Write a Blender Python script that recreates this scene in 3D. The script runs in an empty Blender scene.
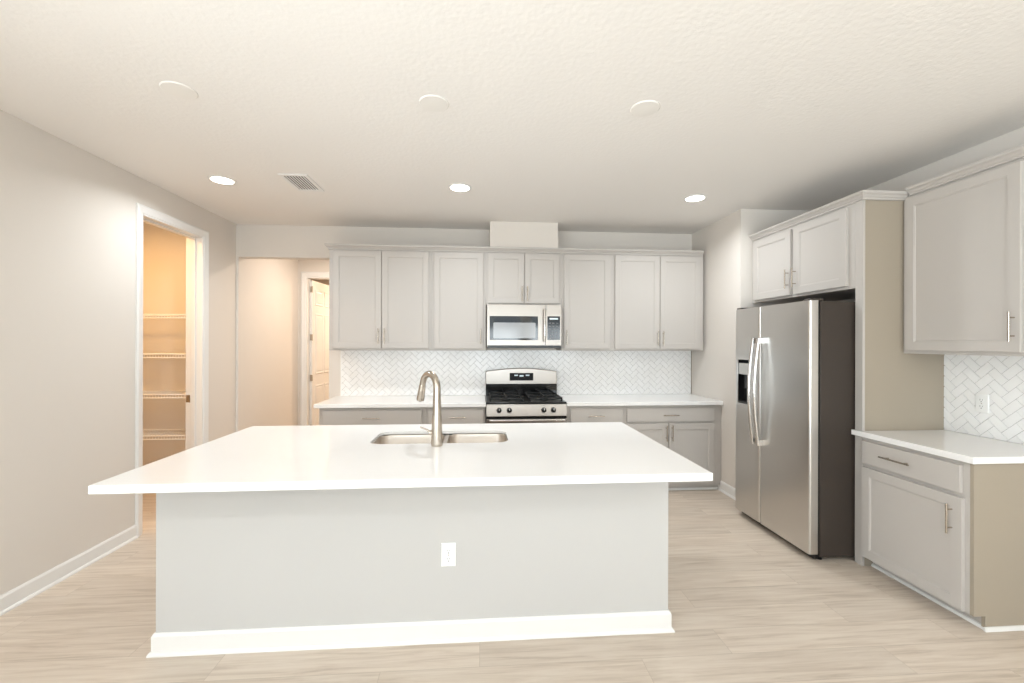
import bpy, bmesh, math, random
from mathutils import Vector, Matrix

random.seed(7)
C = bpy.context.scene.collection
PI = math.pi

# ------------------------------------------------------------------ camera
F_PX, YAW, ROLL, CAM_H = 431.0, 0.073, 0.0025, 1.50
cd = bpy.data.cameras.new('camera')
cd.sensor_fit = 'HORIZONTAL'
cd.sensor_width = 36.0
cd.lens = F_PX / 1024.0 * 36.0
cd.shift_x = 0.0
cd.shift_y = 1.7 / 1024.0
cd.clip_start = 0.05
cam = bpy.data.objects.new('camera', cd)
C.objects.link(cam)
fw = Vector((math.sin(YAW), math.cos(YAW), 0))
rt = Vector((math.cos(YAW), -math.sin(YAW), 0))
up = Vector((0, 0, 1))
rt2 = rt * math.cos(ROLL) + up * math.sin(ROLL)
up2 = up * math.cos(ROLL) - rt * math.sin(ROLL)
M3 = Matrix((rt2, up2, -fw)).transposed()
cam.matrix_world = Matrix.Translation((0, 0, CAM_H)) @ M3.to_4x4()
bpy.context.scene.camera = cam

# ------------------------------------------------------------------ view, world, light
vs = bpy.context.scene.view_settings
vs.view_transform = 'Standard'
vs.look = 'None'
vs.gamma = 1.0
vs.use_curve_mapping = False
vs.exposure = 0.33

# room extents
XL, XR, YB, YF, HC = -2.64, 3.18, 4.87, -4.6, 2.78
XJ, YJ = 2.46, 3.92          # the short wall beside the refrigerator alcove
ZC = 0.914                   # worktop height

w = bpy.data.worlds.new('sky')
bpy.context.scene.world = w
w.use_nodes = True
nt = w.node_tree
bg = nt.nodes['Background']
sky = nt.nodes.new('ShaderNodeTexSky')
sky.sky_type = 'HOSEK_WILKIE'
sky.sun_direction = Vector((0.3, 0.6, 0.75)).normalized()
sky.turbidity = 3.0
nt.links.new(sky.outputs[0], bg.inputs[0])
bg.inputs[1].default_value = 0.8


def area(name, loc, rot, sx, sy, power, col, shape='RECTANGLE', spread=PI):
    l = bpy.data.lights.new(name, 'AREA')
    l.shape = shape
    l.size = sx
    if shape in ('RECTANGLE', 'ELLIPSE'):
        l.size_y = sy
    l.energy = power
    l.color = col
    l.spread = spread
    o = bpy.data.objects.new(name, l)
    o.location = loc
    o.rotation_euler = rot
    C.objects.link(o)
    return o


# daylight entering through the two windows and the glazed door behind the camera
DAY = (0.78, 0.91, 1.0)
UPLIGHT_COL = (0.86, 0.95, 1.0)
WIN = [(-2.3, -0.9, 0.5, 2.35), (-0.55, 1.25, 0.06, 2.35), (1.6, 2.9, 0.5, 2.35)]
WPOW = 2.6       # W per square metre of window: sky light
GPOW = 18.0       # upward light added at the windows to brighten the ceiling, same unit
for (a, b, c, d) in WIN:
    area('window_daylight', ((a + b) / 2, YF - 0.02, (c + d) / 2), (PI / 2, 0, 0), b - a, d - c,
         WPOW * (b - a) * (d - c), DAY)
    area('added_uplight', ((a + b) / 2, YF + 0.02, (c + d) / 2), (math.radians(138), 0, 0), b - a, d - c,
         GPOW * (b - a) * (d - c), UPLIGHT_COL, spread=math.radians(140))

# slider opening added out of view in the left wall, for side light
LWIN = (-2.7, 0.1, 0.06, 2.35)
LW, LG = 6.0, 15.0  # sky light and added uplight at the slider, per square metre
lwa = (LWIN[1] - LWIN[0]) * (LWIN[3] - LWIN[2])
area('window_daylight', (XL - 0.04, (LWIN[0] + LWIN[1]) / 2, (LWIN[2] + LWIN[3]) / 2), (PI / 2, 0, -PI / 2),
     LWIN[1] - LWIN[0], LWIN[3] - LWIN[2], LW * lwa, DAY)
area('added_uplight', (XL - 0.02, (LWIN[0] + LWIN[1]) / 2, (LWIN[2] + LWIN[3]) / 2), (math.radians(135), 0, -PI / 2),
     LWIN[1] - LWIN[0], LWIN[3] - LWIN[2], LG * lwa, UPLIGHT_COL, spread=math.radians(140))

# ------------------------------------------------------------------ materials


def srgb(r, g, b):
    f = lambda c: (c / 255 / 12.92) if c / 255 <= 0.04045 else ((c / 255 + 0.055) / 1.055) ** 2.4
    return (f(r), f(g), f(b), 1.0)


def mat(name, col, rough=0.5, metal=0.0, spec=0.5, emit=None, estr=0.0):
    m = bpy.data.materials.new(name)
    m.use_nodes = True
    p = m.node_tree.nodes['Principled BSDF']
    p.inputs['Base Color'].default_value = col
    p.inputs['Roughness'].default_value = rough
    p.inputs['Metallic'].default_value = metal
    p.inputs['Specular IOR Level'].default_value = spec
    if emit:
        p.inputs['Emission Color'].default_value = emit
        p.inputs['Emission Strength'].default_value = estr
    return m


def nodes(m):
    return m.node_tree.nodes, m.node_tree.links, m.node_tree.nodes['Principled BSDF']


def add_noise_bump(m, scale, dist, detail=3.0, strength=0.4, stretch=None):
    n, l, p = nodes(m)
    tc = n.new('ShaderNodeTexCoord')
    mp = n.new('ShaderNodeMapping')
    if stretch:
        mp.inputs['Scale'].default_value = stretch
    nz = n.new('ShaderNodeTexNoise')
    nz.inputs['Scale'].default_value = scale
    nz.inputs['Detail'].default_value = detail
    bp = n.new('ShaderNodeBump')
    bp.inputs['Strength'].default_value = strength
    bp.inputs['Distance'].default_value = dist
    l.new(tc.outputs['Object'], mp.inputs[0])
    l.new(mp.outputs[0], nz.inputs['Vector'])
    l.new(nz.outputs['Fac'], bp.inputs['Height'])
    l.new(bp.outputs[0], p.inputs['Normal'])
    return nz


M = {}
M['wall'] = mat('greige_wall_paint', srgb(221, 214, 206), 0.75, spec=0.25)
add_noise_bump(M['wall'], 90, 0.0012, strength=0.15)
M['ceiling'] = mat('ceiling_knockdown_paint', srgb(238, 234, 229), 0.85, spec=0.2)
nz = add_noise_bump(M['ceiling'], 42, 0.008, detail=4, strength=0.22)
M['island_paint'] = mat('pale_grey_island_paint', srgb(196, 194, 191), 0.7, spec=0.25)
M['cover'] = mat('ceiling_cover_paint', srgb(236, 232, 226), 0.6)
M['trim'] = mat('white_trim_paint', srgb(231, 229, 226), 0.35, spec=0.4)
M['end'] = mat('shaded_taupe_end_panel', srgb(166, 155, 139), 0.5, spec=0.3)  # weaker light on the end panels painted into a darker taupe
M['cab'] = mat('greige_cabinet_paint', srgb(192, 186, 180), 0.42, spec=0.4)
add_noise_bump(M['cab'], 60, 0.0006, strength=0.08, stretch=(1, 1, 0.1))
M['cab_in'] = mat('cabinet_shadow_gap', srgb(150, 143, 134), 0.6)
M['nickel'] = mat('satin_nickel', srgb(188, 179, 167), 0.24, metal=1.0)
M['white_plastic'] = mat('white_plastic', srgb(243, 243, 241), 0.35)
M['slot'] = mat('outlet_slot', srgb(70, 68, 66), 0.6)
M['black_gloss'] = mat('black_glass', srgb(14, 14, 15), 0.08, spec=0.6)
M['black'] = mat('black_enamel', srgb(22, 21, 21), 0.3)
M['iron'] = mat('cast_iron', srgb(20, 20, 20), 0.55)
M['dark'] = mat('dark_void', srgb(30, 27, 25), 0.8)
M['fridge_side'] = mat('brown_grey_fridge_side', srgb(60, 52, 46), 0.45, spec=0.4)
add_noise_bump(M['fridge_side'], 300, 0.0006, strength=0.2)
M['grout'] = mat('grey_grout', srgb(142, 138, 134), 0.9, spec=0.1)
M['wire'] = mat('white_coated_wire', srgb(244, 242, 238), 0.35)
M['pantry_wall'] = M['wall']
M['lens'] = mat('lit_lamp_lens', (1, 0.95, 0.86, 1), 0.5, emit=(1, 0.93, 0.82, 1), estr=7.0)
M['chrome'] = mat('polished_steel', srgb(215, 213, 210), 0.14, metal=1.0)
M['mwglass'] = mat('dark_oven_glass', srgb(30, 30, 31), 0.06, spec=0.8)
M['mwscreen'] = mat('perforated_window_screen', srgb(150, 150, 150), 0.12, spec=0.9)
M['display'] = mat('black_display', srgb(6, 6, 7), 0.35, spec=0.15)
M['digits'] = mat('display_digits', srgb(190, 200, 205), 0.5, emit=srgb(190, 205, 210), estr=0.6)
M['glass'] = mat('window_glass', (0.9, 0.95, 0.95, 1), 0.02)
nodes(M['glass'])[2].inputs['Transmission Weight'].default_value = 1.0

# quartz worktop: white with faint fine speckle
M['quartz'] = mat('white_quartz', srgb(243, 241, 239), 0.12, spec=0.5)
n, l, p = nodes(M['quartz'])
tc = n.new('ShaderNodeTexCoord')
vo = n.new('ShaderNodeTexVoronoi')
vo.inputs['Scale'].default_value = 240
cr = n.new('ShaderNodeValToRGB')
cr.color_ramp.elements[0].position = 0.0
cr.color_ramp.elements[0].color = srgb(232, 230, 227)
cr.color_ramp.elements[1].position = 0.28
cr.color_ramp.elements[1].color = srgb(244, 242, 240)
l.new(tc.outputs['Object'], vo.inputs['Vector'])
l.new(vo.outputs['Distance'], cr.inputs[0])
l.new(cr.outputs[0], p.inputs['Base Color'])

# glazed white tile with slight tone differences
M['tile'] = mat('white_glazed_tile', srgb(240, 239, 236), 0.16, spec=0.5)
n, l, p = nodes(M['tile'])
geo = n.new('ShaderNodeNewGeometry')
cr = n.new('ShaderNodeValToRGB')
cr.color_ramp.elements[0].color = srgb(247, 246, 244)
cr.color_ramp.elements[1].color = srgb(250, 249, 248)
l.new(geo.outputs['Random Per Island'], cr.inputs[0])
l.new(cr.outputs[0], p.inputs['Base Color'])


def brushed(name, col, rough, stretch):
    m = mat(name, col, rough, metal=1.0)
    n, l, p = nodes(m)
    tc = n.new('ShaderNodeTexCoord')
    mp = n.new('ShaderNodeMapping')
    mp.inputs['Scale'].default_value = stretch
    nz = n.new('ShaderNodeTexNoise')
    nz.inputs['Scale'].default_value = 1.0
    nz.inputs['Detail'].default_value = 4.0
    mr = n.new('ShaderNodeMapRange')
    mr.inputs['To Min'].default_value = rough - 0.004
    mr.inputs['To Max'].default_value = rough + 0.004
    l.new(tc.outputs['Object'], mp.inputs[0])
    l.new(mp.outputs[0], nz.inputs['Vector'])
    l.new(nz.outputs['Fac'], mr.inputs[0])
    l.new(mr.outputs[0], p.inputs['Roughness'])
    return m


M['steel'] = brushed('brushed_stainless_steel', srgb(210, 208, 205), 0.28, (2, 2, 260))
M['range_steel'] = brushed('brushed_range_steel', srgb(160, 153, 146), 0.30, (2, 2, 260))
M['steel_bowl'] = brushed('satin_sink_steel', srgb(205, 196, 186), 0.30, (300, 3, 3))

# vinyl plank floor: boards run left to right
M['floor'] = mat('greige_vinyl_plank', srgb(205, 190, 174), 0.42, spec=0.35)
n, l, p = nodes(M['floor'])
tc = n.new('ShaderNodeTexCoord')
br = n.new('ShaderNodeTexBrick')
br.offset = 0.37
br.offset_frequency = 2
br.inputs['Scale'].default_value = 1.0
br.inputs['Brick Width'].default_value = 1.22
br.inputs['Row Height'].default_value = 0.182
br.inputs['Mortar Size'].default_value = 0.0012
br.inputs['Mortar Smooth'].default_value = 0.1
br.inputs['Color1'].default_value = (0, 0, 0, 1)
br.inputs['Color2'].default_value = (1, 1, 1, 1)
br.inputs['Mortar'].default_value = (0.5, 0.5, 0.5, 1)
l.new(tc.outputs['Object'], br.inputs['Vector'])
# grain, shifted per plank
mp = n.new('ShaderNodeMapping')
mp.inputs['Scale'].default_value = (1.5, 24, 1)
sc = n.new('ShaderNodeVectorMath')
sc.operation = 'SCALE'
sc.inputs['Scale'].default_value = 37.0
ad = n.new('ShaderNodeVectorMath')
ad.operation = 'ADD'
l.new(br.outputs['Color'], sc.inputs[0])
l.new(tc.outputs['Object'], mp.inputs[0])
l.new(mp.outputs[0], ad.inputs[0])
l.new(sc.outputs[0], ad.inputs[1])
g1 = n.new('ShaderNodeTexNoise')
g1.inputs['Scale'].default_value = 1.6
g1.inputs['Detail'].default_value = 7
g1.inputs['Roughness'].default_value = 0.62
g1.inputs['Distortion'].default_value = 0.6
l.new(ad.outputs[0], g1.inputs['Vector'])
rg = n.new('ShaderNodeValToRGB')
rg.color_ramp.elements[0].position = 0.30
rg.color_ramp.elements[0].color = srgb(190, 174, 157)
rg.color_ramp.elements[1].position = 0.62
rg.color_ramp.elements[1].color = srgb(217, 204, 189)
e = rg.color_ramp.elements.new(0.46)
e.color = srgb(208, 193, 177)
l.new(g1.outputs['Fac'], rg.inputs[0])
# per plank tone
mx = n.new('ShaderNodeMix')
mx.data_type = 'RGBA'
mx.blend_type = 'MULTIPLY'
mx.inputs[0].default_value = 1.0
rp = n.new('ShaderNodeValToRGB')
rp.color_ramp.elements[0].color = (0.90, 0.90, 0.90, 1)
rp.color_ramp.elements[1].color = (1.0, 1.0, 1.0, 1)
l.new(br.outputs['Color'], rp.inputs[0])
l.new(rg.outputs[0], mx.inputs[6])
l.new(rp.outputs[0], mx.inputs[7])
mx2 = n.new('ShaderNodeMix')
mx2.data_type = 'RGBA'
mx2.inputs[7].default_value = srgb(160, 144, 128)
mf = n.new('ShaderNodeMath')
mf.operation = 'MULTIPLY'
mf.inputs[1].default_value = 0.55
l.new(br.outputs['Fac'], mf.inputs[0])
l.new(mf.outputs[0], mx2.inputs[0])
l.new(mx.outputs[2], mx2.inputs[6])
l.new(mx2.outputs[2], p.inputs['Base Color'])
bp = n.new('ShaderNodeBump')
bp.inputs['Strength'].default_value = 0.12
bp.inputs['Distance'].default_value = 0.001
l.new(g1.outputs['Fac'], bp.inputs['Height'])
l.new(bp.outputs[0], p.inputs['Normal'])

# ------------------------------------------------------------------ mesh helpers


class MB:
    def __init__(self):
        self.v, self.f = [], []

    def add(self, vs_, fs):
        o = len(self.v)
        self.v += [tuple(x) for x in vs_]
        self.f += [tuple(i + o for i in f) for f in fs]
        return self

    def box(self, x0, x1, y0, y1, z0, z1):
        x0, x1 = min(x0, x1), max(x0, x1)
        y0, y1 = min(y0, y1), max(y0, y1)
        z0, z1 = min(z0, z1), max(z0, z1)
        return self.add([(x0, y0, z0), (x1, y0, z0), (x1, y1, z0), (x0, y1, z0),
                         (x0, y0, z1), (x1, y0, z1), (x1, y1, z1), (x0, y1, z1)],
                        [(0, 3, 2, 1), (4, 5, 6, 7), (0, 1, 5, 4), (1, 2, 6, 5), (2, 3, 7, 6), (3, 0, 4, 7)])

    def prism(self, pts, axis, a, b):
        """closed 2-D outline extruded along axis: 'x' -> pts are (y,z), 'y' -> (x,z), 'z' -> (x,y)"""
        def P(q, t):
            return {'x': (t, q[0], q[1]), 'y': (q[0], t, q[1]), 'z': (q[0], q[1], t)}[axis]
        n = len(pts)
        v = [P(q, a) for q in pts] + [P(q, b) for q in pts]
        f = [(i, (i + 1) % n, n + (i + 1) % n, n + i) for i in range(n)]
        f += [tuple(range(n))[::-1], tuple(range(n, 2 * n))]
        return self.add(v, f)

    def tube(self, path, rad, seg=12, cap=True):
        path = [Vector(q) for q in path]
        rads = rad if isinstance(rad, (list, tuple)) else [rad] * len(path)
        n = len(path)
        tang = []
        for i in range(n):
            t = path[min(i + 1, n - 1)] - path[max(i - 1, 0)]
            tang.append(t.normalized())
        ref = Vector((0, 0, 1)) if abs(tang[0].z) < 0.9 else Vector((1, 0, 0))
        u = tang[0].cross(ref).normalized()
        v, f = [], []
        for i in range(n):
            u = (u - tang[i] * u.dot(tang[i])).normalized()
            wv = tang[i].cross(u)
            for k in range(seg):
                a = 2 * PI * k / seg
                v.append(path[i] + (u * math.cos(a) + wv * math.sin(a)) * rads[i])
        for i in range(n - 1):
            for k in range(seg):
                k2 = (k + 1) % seg
                f.append((i * seg + k, i * seg + k2, (i + 1) * seg + k2, (i + 1) * seg + k))
        if cap:
            f.append(tuple(range(seg))[::-1])
            f.append(tuple((n - 1) * seg + k for k in range(seg)))
        return self.add(v, f)

    def lathe(self, prof, c, axis='z', seg=32):
        """profile [(r, t)] turned about an axis through c"""
        v, f = [], []
        n = len(prof)
        for (r, t) in prof:
            for k in range(seg):
                a = 2 * PI * k / seg
                p, q = r * math.cos(a), r * math.sin(a)
                v.append({'z': (c[0] + p, c[1] + q, c[2] + t), 'y': (c[0] + p, c[1] + t, c[2] + q),
                          'x': (c[0] + t, c[1] + p, c[2] + q)}[axis])
        for i in range(n - 1):
            for k in range(seg):
                k2 = (k + 1) % seg
                f.append((i * seg + k, i * seg + k2, (i + 1) * seg + k2, (i + 1) * seg + k))
        f.append(tuple(range(seg))[::-1])
        f.append(tuple((n - 1) * seg + k for k in range(seg)))
        return self.add(v, f)

    def shaker(self, x0, x1, z0, z1, y0, t=0.02, rail=0.057, dep=0.007, ch=0.006):
        """recessed-panel door front; back at y0, front at y0 - t"""
        yf, yp = y0 - t, y0 - t + dep
        def R(d, y):
            return [(x0 + d, y, z0 + d), (x1 - d, y, z0 + d), (x1 - d, y, z1 - d), (x0 + d, y, z1 - d)]
        v = R(0, y0) + R(0, yf + 0.002) + R(0.002, yf) + R(rail, yf) + R(rail + 0.0015, yf + 0.003) + \
            R(rail + ch, yf + 0.003) + R(rail + ch + 0.0025, yp)
        f = [(3, 2, 1, 0)]
        for r in range(6):
            for k in range(4):
                k2 = (k + 1) % 4
                f.append((r * 4 + k, r * 4 + k2, (r + 1) * 4 + k2, (r + 1) * 4 + k))
        f.append((24, 25, 26, 27))
        return self.add(v, f)

    def build(self, name, m, parent=None, bevel=0.0, smooth=0.6, seg=2):
        me = bpy.data.meshes.new(name)
        me.from_pydata(self.v, [], self.f)
        bm = bmesh.new()
        bm.from_mesh(me)
        bmesh.ops.recalc_face_normals(bm, faces=bm.faces)
        bm.to_mesh(me)
        bm.free()
        if m is not None:
            for q in (m if isinstance(m, list) else [m]):
                me.materials.append(q)
        if smooth:
            for pl in me.polygons:
                pl.use_smooth = True
            me.set_sharp_from_angle(angle=smooth)
        o = bpy.data.objects.new(name, me)
        C.objects.link(o)
        if parent:
            o.parent = parent
        if bevel:
            b = o.modifiers.new('edge', 'BEVEL')
            b.width = bevel
            b.segments = seg
            b.limit_method = 'ANGLE'
            b.angle_limit = 0.7
            b.harden_normals = False
        return o


def thing(name, label, cat, loc=(0, 0, 0), rz=0.0, group=None):
    o = bpy.data.objects.new(name, None)
    o.empty_display_size = 0.1
    C.objects.link(o)
    o.location = loc
    o.rotation_euler = (0, 0, rz)
    return tag(o, label, cat, group)


def tag(o, label, cat, group=None):
    o['label'] = label
    o['category'] = cat
    if group:
        o['group'] = group
    return o


def struct(o, label=None, cat=None):
    o['kind'] = 'structure'
    if label:
        o['label'] = label
    if cat:
        o['category'] = cat
    return o


# ------------------------------------------------------------------ room shell
T = 0.12
HALL_Y = 6.40                 # far wall of the hall beyond the opening
HXL = -2.615                  # hall left wall face
HX1 = -1.66                   # right side of the hall opening
PO0, PO1, POZ = 3.565, 4.325, 2.515     # pantry doorway
PX0, PY0, PY1 = -4.15, 3.05, 4.66       # pantry interior
WT = 0.15

struct(MB().box(-4.4, 3.5, YF - 0.2, 9.2, -0.1, 0).build('floor', M['floor']),
       'pale greige wood-look plank floor', 'floor')
struct(MB().box(-4.4, 3.5, YF - 0.2, 9.2, HC, HC + 0.1).build('ceiling', M['ceiling']),
       'white textured ceiling', 'ceiling')

m = MB()
m.box(XL - WT, XL, YF - T, LWIN[0], 0, HC)
m.box(XL - WT, XL, LWIN[1], PO0, 0, HC)
m.box(XL - WT, XL, LWIN[0], LWIN[1], 0, LWIN[2])
m.box(XL - WT, XL, LWIN[0], LWIN[1], LWIN[3], HC)
m.box(XL - WT, XL, PO1, YB + T, 0, HC)
m.box(XL - WT, XL, PO0, PO1, POZ, HC)
struct(m.build('wall_left', M['wall']), 'greige left wall with the pantry doorway', 'wall')

HZ = 2.43
m = MB()
m.box(HX1, XR + T, YB, YB + T, 0, HC)
m.box(XL, HX1, YB, YB + T, HZ, HC)
m.box(XL, HXL, YB, YB + T, 0, HZ)
struct(m.build('wall_back', M['wall']), 'greige back wall behind the long cabinet run', 'wall')
struct(MB().box(XR, XR + T, YF - T, YB, 0, HC).build('wall_right', M['wall']), 'greige right wall', 'wall')
struct(MB().box(XJ, XR, YJ, YB, 0, HC).build('wall_alcove', M['wall']),
       'pale short wall jutting out between back cabinets and refrigerator', 'wall')
# wall behind the camera with a glazed door between two windows
m = MB()
xs = [XL - T]
for (a, b, c, d) in WIN:
    m.box(xs[-1], a, YF - T, YF, 0, HC)
    m.box(a, b, YF - T, YF, 0, c)
    m.box(a, b, YF - T, YF, d, HC)
    xs.append(b)
m.box(xs[-1], XR + T, YF - T, YF, 0, HC)
struct(m.build('wall_front', M['wall']), 'wall with windows behind the viewer', 'wall')
for i, (a, b, c, d) in enumerate(WIN):
    m = MB()
    m.box(a - 0.08, a, YF, YF + 0.02, c - 0.08, d + 0.08)
    m.box(b, b + 0.08, YF, YF + 0.02, c - 0.08, d + 0.08)
    m.box(a, b, YF, YF + 0.02, d, d + 0.08)
    m.box(a, b, YF, YF + 0.02, c - 0.05, c)
    m.box((a + b) / 2 - 0.025, (a + b) / 2 + 0.025, YF - 0.08, YF - 0.03, c, d)
    struct(m.build('window_%d' % (i + 1), M['trim']), 'white framed window', 'window')

a, b, c, d = LWIN
m = MB()
m.box(XL, XL + 0.02, a - 0.08, a, c - 0.05, d + 0.08)
m.box(XL, XL + 0.02, b, b + 0.08, c - 0.05, d + 0.08)
m.box(XL, XL + 0.02, a, b, d, d + 0.08)
m.box(XL - 0.12, XL - 0.08, (a + b) / 2 - 0.03, (a + b) / 2 + 0.03, c, d)
struct(m.build('window_4', M['trim']), 'white framed slider added out of view for side light', 'window')

# hall beyond the opening
struct(MB().box(HXL - T, HXL, YB + T, HALL_Y + T, 0, HC).build('wall_hall_left', M['wall']),
       'warm lit left wall of the hall', 'wall')
DO0, DO1, DOZ = -2.505, -1.70, 2.45
m = MB()
m.box(HXL, DO0, HALL_Y, HALL_Y + T, 0, HC)
m.box(DO1, -0.9, HALL_Y, HALL_Y + T, 0, HC)
m.box(DO0, DO1, HALL_Y, HALL_Y + T, DOZ, HC)
struct(m.build('wall_hall_back', M['wall']), 'far wall of the hall with a doorway', 'wall')
struct(MB().box(-1.02, -0.9, YB + T, HALL_Y, 0, HC).build('wall_hall_right', M['wall']), 'right wall of the hall', 'wall')
# room beyond the hall doorway
m = MB()
m.box(-3.6, -3.5, HALL_Y + T, 9.0, 0, HC)
m.box(-0.5, -0.4, HALL_Y + T, 9.0, 0, HC)
m.box(-3.6, -0.4, 9.0, 9.1, 0, HC)
m.box(-3.5, HXL - T, HALL_Y + 0.02, HALL_Y + T, 0, HC)
m.box(-0.9, -0.5, HALL_Y + 0.02, HALL_Y + T, 0, HC)
struct(m.build('wall_far_room', M['wall']), 'walls of the room beyond the hall door', 'wall')
# pantry
m = MB()
m.box(PX0 - T, XL - WT, PY1, PY1 + T, 0, HC)
m.box(PX0 - T, XL - WT, PY0 - T, PY0, 0, HC)
m.box(PX0 - T, PX0, PY0, PY1, 0, HC)
struct(m.build('wall_pantry', M['pantry_wall']), 'amber lit walls of the pantry', 'wall')

# casings -----------------------------------------------------------


def casing(name, label, pts_in, to_world, wdt=0.06, th=0.018):
    """door casing around a doorway: legs and head as one stepped mesh; (a0,a1,z) in wall coords"""
    a0, a1, z = pts_in
    m_ = MB()
    prof = [(0.0, 0.007), (0.012, 0.011), (0.030, 0.013), (0.044, th), (0.054, th), (wdt, 0.012)]
    # build as nested mitred loops
    rings = []
    for (d, h_) in [(0.0, 0.0)] + prof + [(wdt, 0.0)]:
        rings.append([(a0 - d, 0.0, h_), (a0 - d, z + d, h_), (a1 + d, z + d, h_), (a1 + d, 0.0, h_)])
    v = [to_world(*q) for r in rings for q in r]
    f = []
    for i in range(len(rings) - 1):
        for k in range(3):
            f.append((i * 4 + k, i * 4 + k + 1, (i + 1) * 4 + k + 1, (i + 1) * 4 + k))
    m_.add(v, f)
    return struct(m_.build(name, M['trim'], smooth=0.3), label, 'trim')


casing('trim_1', 'white casing round the pantry doorway', (PO0 + 0.005, PO1 - 0.005, POZ - 0.005),
       lambda a, z, h_: (XL + h_, a, z), wdt=0.062)
m = MB()
m.box(XL - WT - 0.002, XL + 0.001, PO0 - 0.001, PO0 + 0.018, 0, POZ)
m.box(XL - WT - 0.002, XL + 0.001, PO1 - 0.018, PO1 + 0.001, 0, POZ)
m.box(XL - WT - 0.002, XL + 0.001, PO0 + 0.018, PO1 - 0.018, POZ - 0.018, POZ)
m.box(XL - 0.10, XL - 0.06, PO1 - 0.030, PO1 - 0.018, 0, POZ - 0.018)      # door stops
m.box(XL - 0.10, XL - 0.06, PO0 + 0.018, PO0 + 0.030, 0, POZ - 0.018)
m.box(XL - 0.10, XL - 0.06, PO0 + 0.030, PO1 - 0.030, POZ - 0.030, POZ - 0.018)
jamb = struct(m.build('trim_2', M['trim'], bevel=0.002), 'white jamb lining the pantry doorway', 'trim')
sp = MB().box(XL - 0.146, XL - 0.11, PO1 - 0.0205, PO1 - 0.018, 0.93, 1.00).build('strike_plate', M['nickel'], jamb, bevel=0.001)
sp['label'] = 'metal strike plate'

casing('trim_3', 'white casing round the far hall doorway', (DO0, DO1, DOZ),
       lambda a, z, h_: (a, HALL_Y - h_, z), wdt=0.07)
m = MB()
m.box(DO0 - 0.001, DO0 + 0.018, HALL_Y - 0.001, HALL_Y + T, 0, DOZ)
m.box(DO1 - 0.018, DO1 + 0.001, HALL_Y - 0.001, HALL_Y + T, 0, DOZ)
m.box(DO0 + 0.018, DO1 - 0.018, HALL_Y - 0.001, HALL_Y + T, DOZ - 0.018, DOZ)
struct(m.build('trim_4', M['trim']), 'white jamb lining the hall doorway', 'trim')

# open six-panel door in the hall: leaf swung back into the far room
door = thing('door_1', 'white six panel door standing open beyond the hall', 'door',
             (DO0 + 0.055, HALL_Y + T - 0.035, 0.012), math.radians(86))
door['kind'] = 'structure'
DW, DH, DT = 0.76, 2.40, 0.035
m = MB()
m.box(0, DW, 0, DT, 0, DH)
leaf = m.build('door_leaf', M['trim'], door, bevel=0.002)
pm = MB()
for (px0, px1) in ((0.10, 0.355), (0.405, 0.66)):
    for (pz0, pz1) in ((0.22, 0.86), (1.02, 1.92), (2.04, 2.28)):
        for yy, s in ((0.0, -1),):
            # moulded raised frame round each panel field
            def R(d, y):
                return [(px0 + d, y, pz0 + d), (px1 - d, y, pz0 + d), (px1 - d, y, pz1 - d), (px0 + d, y, pz1 - d)]
            v = R(0, yy) + R(0.008, yy + s * 0.007) + R(0.016, yy + s * 0.007) + R(0.034, yy + s * 0.001) + R(0.05, yy + s * 0.006)
            f = []
            for r in range(4):
                for k in range(4):
                    k2 = (k + 1) % 4
                    f.append((r * 4 + k, r * 4 + k2, (r + 1) * 4 + k2, (r + 1) * 4 + k))
            f.append((16, 17, 18, 19))
            pm.add(v, f)
pm.build('door_panels', M['trim'], door, smooth=0.2)
for z in (0.20, 0.93, 1.52, 2.22):
    hm = MB()
    hm.tube([(-0.008, -0.004, z), (-0.008, -0.004, z + 0.09)], 0.007, 10)
    hm.box(-0.004, 0.0, 0.0, 0.03, z, z + 0.09)
    hm.build('hinge', M['nickel'], door)
hd = MB()
hd.lathe([(0.026, 0.0), (0.026, -0.008), (0.012, -0.012), (0.012, -0.04), (0.026, -0.05), (0.028, -0.062), (0.018, -0.072)], (0.70, 0, 0.95), 'y', 20)
hd.build('door_knob', M['nickel'], door)

# baseboards --------------------------------------------------------


def bb_profile(out, sgn=1, shoe=True, hgt=0.10):
    b = [(0, hgt), (0.006, hgt), (0.012, hgt - 0.014), (0.012, 0.018)]
    if shoe:
        b += [(0.018, 0.016), (0.024, 0.008), (0.025, 0.0)]
    else:
        b += [(0.012, 0.0)]
    b += [(0, 0)]
    return [(out + sgn * d, z) for d, z in b]


m = MB().prism(bb_profile(XL, 1), 'y', LWIN[1] + 0.08, PO0 - 0.057)
m.prism(bb_profile(XL, 1), 'y', YF, LWIN[0] - 0.08)
m.prism(bb_profile(XL, 1), 'y', PO1 + 0.057, YB)
struct(m.build('baseboard_left', M['trim'], smooth=0.3), 'white baseboard along the left wall', 'baseboard')
m = MB().prism(bb_profile(XJ, -1), 'y', YJ - 0.012, 4.31)
struct(m.build('baseboard_alcove', M['trim'], smooth=0.3), 'white baseboard on the short wall beside the refrigerator', 'baseboard')
m = MB().prism(bb_profile(XR, -1), 'y', YF, 2.05)
struct(m.build('baseboard_right', M['trim'], smooth=0.3), 'white baseboard along the right wall', 'baseboard')
m = MB().prism(bb_profile(HXL, 1), 'y', YB + T, HALL_Y)
struct(m.build('baseboard_hall', M['trim'], smooth=0.3), 'white baseboard in the hall', 'baseboard')
m = MB().prism(bb_profile(PY1, -1, False), 'x', PX0, XL - WT)
struct(m.build('baseboard_pantry', M['trim'], smooth=0.3), 'white baseboard in the pantry', 'baseboard')

# boxed-in duct between the microwave cabinet and the ceiling
struct(MB().box(0.097, 0.82, 4.535, YB, 2.505, HC).build('wall_duct_chase', M['wall']),
       'pale boxed duct chase rising from cabinets to ceiling above the microwave', 'wall')

# ------------------------------------------------------------------ cabinets


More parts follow.
